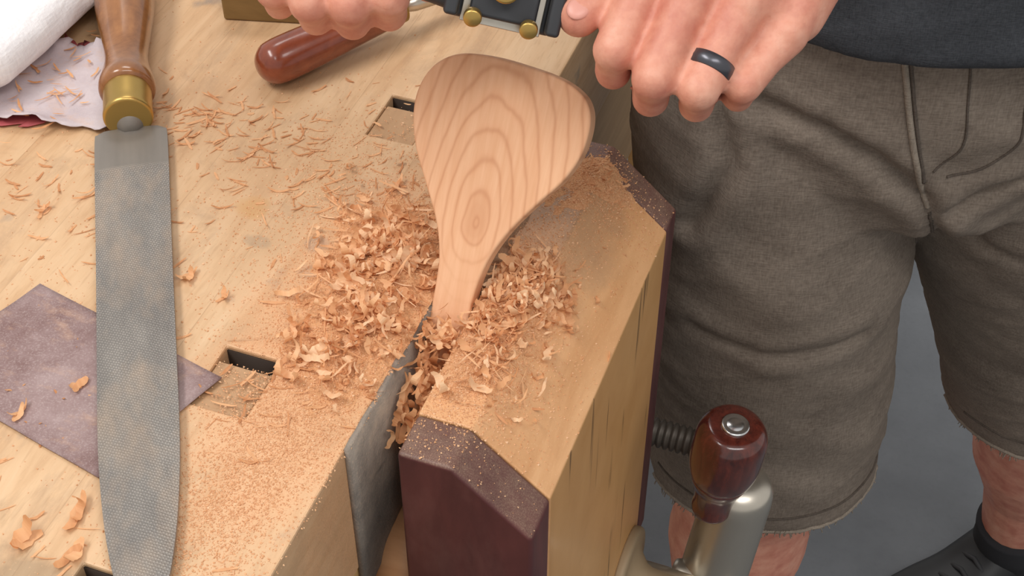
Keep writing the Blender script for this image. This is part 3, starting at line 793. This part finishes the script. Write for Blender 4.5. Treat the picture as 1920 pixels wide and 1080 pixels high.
def toned(name,V,F,T):
    me=bpy.data.meshes.new(name); me.from_pydata(V,[],F); me.update()
    at=me.attributes.new('Tone','FLOAT','POINT'); at.data.foreach_set('value',T)
    me.materials.append(M_chip); o=bpy.data.objects.new(name,me); scene.collection.objects.link(o); o.parent=debris; return o
toned('sawdust_grains',gv,gf,tone)

CV=[];CF=[];CT=[]
def chip(x,y,z,L,w,curl,yaw,pitch,roll,tonev,twist=0.):
    n=max(4,min(18,int(abs(curl)*L*5)+4)); R=Matrix.Rotation(yaw,3,'Z')@Matrix.Rotation(pitch,3,'Y')@Matrix.Rotation(roll,3,'X')
    b=len(CV); px=pz=0; ang=-curl*L/2; pts=[]
    c2=curl*random.uniform(.3,1.7)
    for i in range(n+1):
        pts.append((px,pz,ang)); ds=L/n; px+=math.cos(ang)*ds; pz+=math.sin(ang)*ds; ang+=(curl+(c2-curl)*i/n)*ds
    mx=sum(p[0] for p in pts)/len(pts); mz=min(p[1] for p in pts)
    loc=[]; ph0=random.uniform(0,6.28)
    for i,(a,c,_) in enumerate(pts):
        e=1-.6*abs(2*i/n-1)**3; ww=w*e*(1+random.uniform(-.18,.18)); sh=twist*(i/n-.5)*L+w*.12*math.sin(ph0+i)
        for sgn in (-1,1): loc.append(R@Vector((a-mx,sgn*ww/2+sh,c-mz)))
    lo=min(v.z for v in loc)
    for i,v in enumerate(loc):
        CV.append((x+v.x,y+v.y,z+v.z-lo)); CT.append(min(1,max(0,tonev+random.uniform(-.12,.12))))
    for i in range(n): CF.append((b+2*i,b+2*i+1,b+2*i+3,b+2*i+2))
CG=[(-.263,.530,.015,.020,3.3),(-.275,.555,.026,.022,1.7),(-.262,.495,.020,.026,3.0),(-.252,.47,.012,.018,1.2),(-.270,.452,.018,.016,.9),(-.195,.530,.010,.016,3.),(-.182,.545,.012,.014,1.5),(-.192,.500,.011,.020,2.4),(-.183,.478,.011,.014,.6)]
for x,y in samp(1150,CG):
    z=surf(x)
    if z is None or not (.42<y<.665 or x<XB): continue
    if -.232<x<-.208: continue
    t=random.random()
    if t<.40: chip(x,y,z+ph(x,y)+random.uniform(-.001,.004),random.uniform(.006,.017),random.uniform(.0014,.0038),random.uniform(100,460),random.uniform(0,6.28),random.uniform(-.6,.6),random.uniform(-.8,.8),random.uniform(.15,1),random.uniform(-.5,.5))
    elif t<.88: chip(x,y,z+ph(x,y)+random.uniform(-.001,.003),random.uniform(.006,.021),random.uniform(.0004,.0014),random.uniform(0,110),random.uniform(0,6.28),random.uniform(-.5,.5),random.uniform(-.9,.9),random.uniform(.1,.9))
    else: chip(x,y,z+ph(x,y)+random.uniform(0,.004),random.uniform(.014,.026),random.uniform(.0028,.0052),random.uniform(110,300),random.uniform(0,6.28),random.uniform(-.5,.5),random.uniform(-.7,.7),random.uniform(.5,1),random.uniform(-.4,.4))
# shavings hanging in, and bridging, the gap between the jaws
for i in range(95):
    y=random.uniform(.436,.510); x=random.uniform(-.2275,-.2145); z=.893-abs(random.gauss(0,.016))-(0.012 if y<.455 else 0)
    chip(x,y,z,random.uniform(.010,.024),random.uniform(.0015,.0048),random.uniform(40,260),random.choice((1.57,-1.57))+random.uniform(-.35,.35),random.uniform(-1.3,1.3),random.uniform(-.7,.7),random.uniform(.0,.7),.1)
for i in range(60):
    y=random.gauss(.487,.007); x=random.uniform(-.232,-.209); z=.890+random.uniform(0,.015)
    if y>.499: continue
    chip(x,y,z,random.uniform(.008,.020),random.uniform(.0010,.0042),random.uniform(60,330),random.uniform(0,6.28),random.uniform(-.7,.7),random.uniform(-.8,.8),random.uniform(.2,.95),.2)
for x,y in samp(520,[(-.41,.61,.030,.010,2.6),(-.40,.60,.04,.025,1.6),(-.44,.56,.05,.06,1.8),(-.33,.58,.03,.03,2.0),(-.30,.64,.05,.05,.8),(-.53,.60,.025,.025,1.8),(-.50,.52,.05,.05,1.4),(-.40,.38,.05,.04,.7),(-.36,.33,.04,.03,.7),(-.180,.645,.010,.008,1.8),(-.30,.415,.01,.008,.3),(-.27,.42,.02,.04,.8)]):
    z=surf(x)
    if z is None or (x>XB and not .41<y<.657) or y>.72: continue
    if -.60<x<-.50 and .54<y<.66: z+=.005
    chip(x,y,z+ph(x,y)+.0003,random.uniform(.004,.015 if x<XB else .009),random.uniform(.0005,.0018),random.uniform(10,130),random.gauss(.6,.8),random.uniform(-.08,.08),random.uniform(-.2,.2),random.uniform(.0,.6))
for x,y,L,w in [(-.365,.480,.018,.007),(-.340,.472,.012,.003),(-.395,.365,.015,.006),(-.335,.322,.020,.006),(-.350,.300,.018,.009),(-.325,.298,.018,.007),(-.455,.52,.020,.003),(-.378,.392,.013,.006),(-.47,.50,.012,.004),(-.425,.375,.012,.003),(-.29,.588,.02,.003),(-.165,.46,.012,.002)]:
    for k in range(2): chip(x+random.uniform(-.002,.002),y+random.uniform(-.002,.002),.9006+.0015*k,L*random.uniform(.8,1.1),w*random.uniform(.5,1.),random.uniform(60,190),random.uniform(.3,1.4)+k*.5,random.uniform(-.3,.3),random.uniform(-.4,.4),random.uniform(.2,.6),.3)
toned('curled_shavings',CV,CF,CT)

# ------------------------------------------------------------ light
w=bpy.data.worlds.new('World'); scene.world=w; w.use_nodes=True
bg=w.node_tree.nodes['Background']; bg.inputs[0].default_value=(1.,.98,.955,1); bg.inputs[1].default_value=.60
def area(name,loc,target,size,sy,power,col=(1,1,1)):
    l=bpy.data.lights.new(name,'AREA'); l.shape='RECTANGLE'; l.size=size; l.size_y=sy; l.energy=power; l.color=col
    o=bpy.data.objects.new(name,l); scene.collection.objects.link(o); o.location=loc
    o.rotation_euler=(Vector(target)-Vector(loc)).to_track_quat('-Z','Y').to_euler(); return o
area('ceiling_lamp',(-1.2,-.1,2.9),(-.3,.5,.9),1.3,.5,27,(1,.97,.94))
area('ceiling_lamp.001',(.7,-.3,2.9),(-.1,.6,.6),1.6,.5,20,(1,.98,.96))
area('ceiling_lamp.002',(-.6,1.8,2.9),(-.3,.6,.9),1.4,.4,13,(1,.97,.94))

cam=bpy.data.cameras.new('camera'); cam.sensor_width=36; cam.lens=2750/1920*36; cam.clip_start=.01
co=bpy.data.objects.new('camera',cam); scene.collection.objects.link(co)
co.location=(0,0,1.46); co.rotation_euler=(math.radians(45.5),0,PHI); scene.camera=co
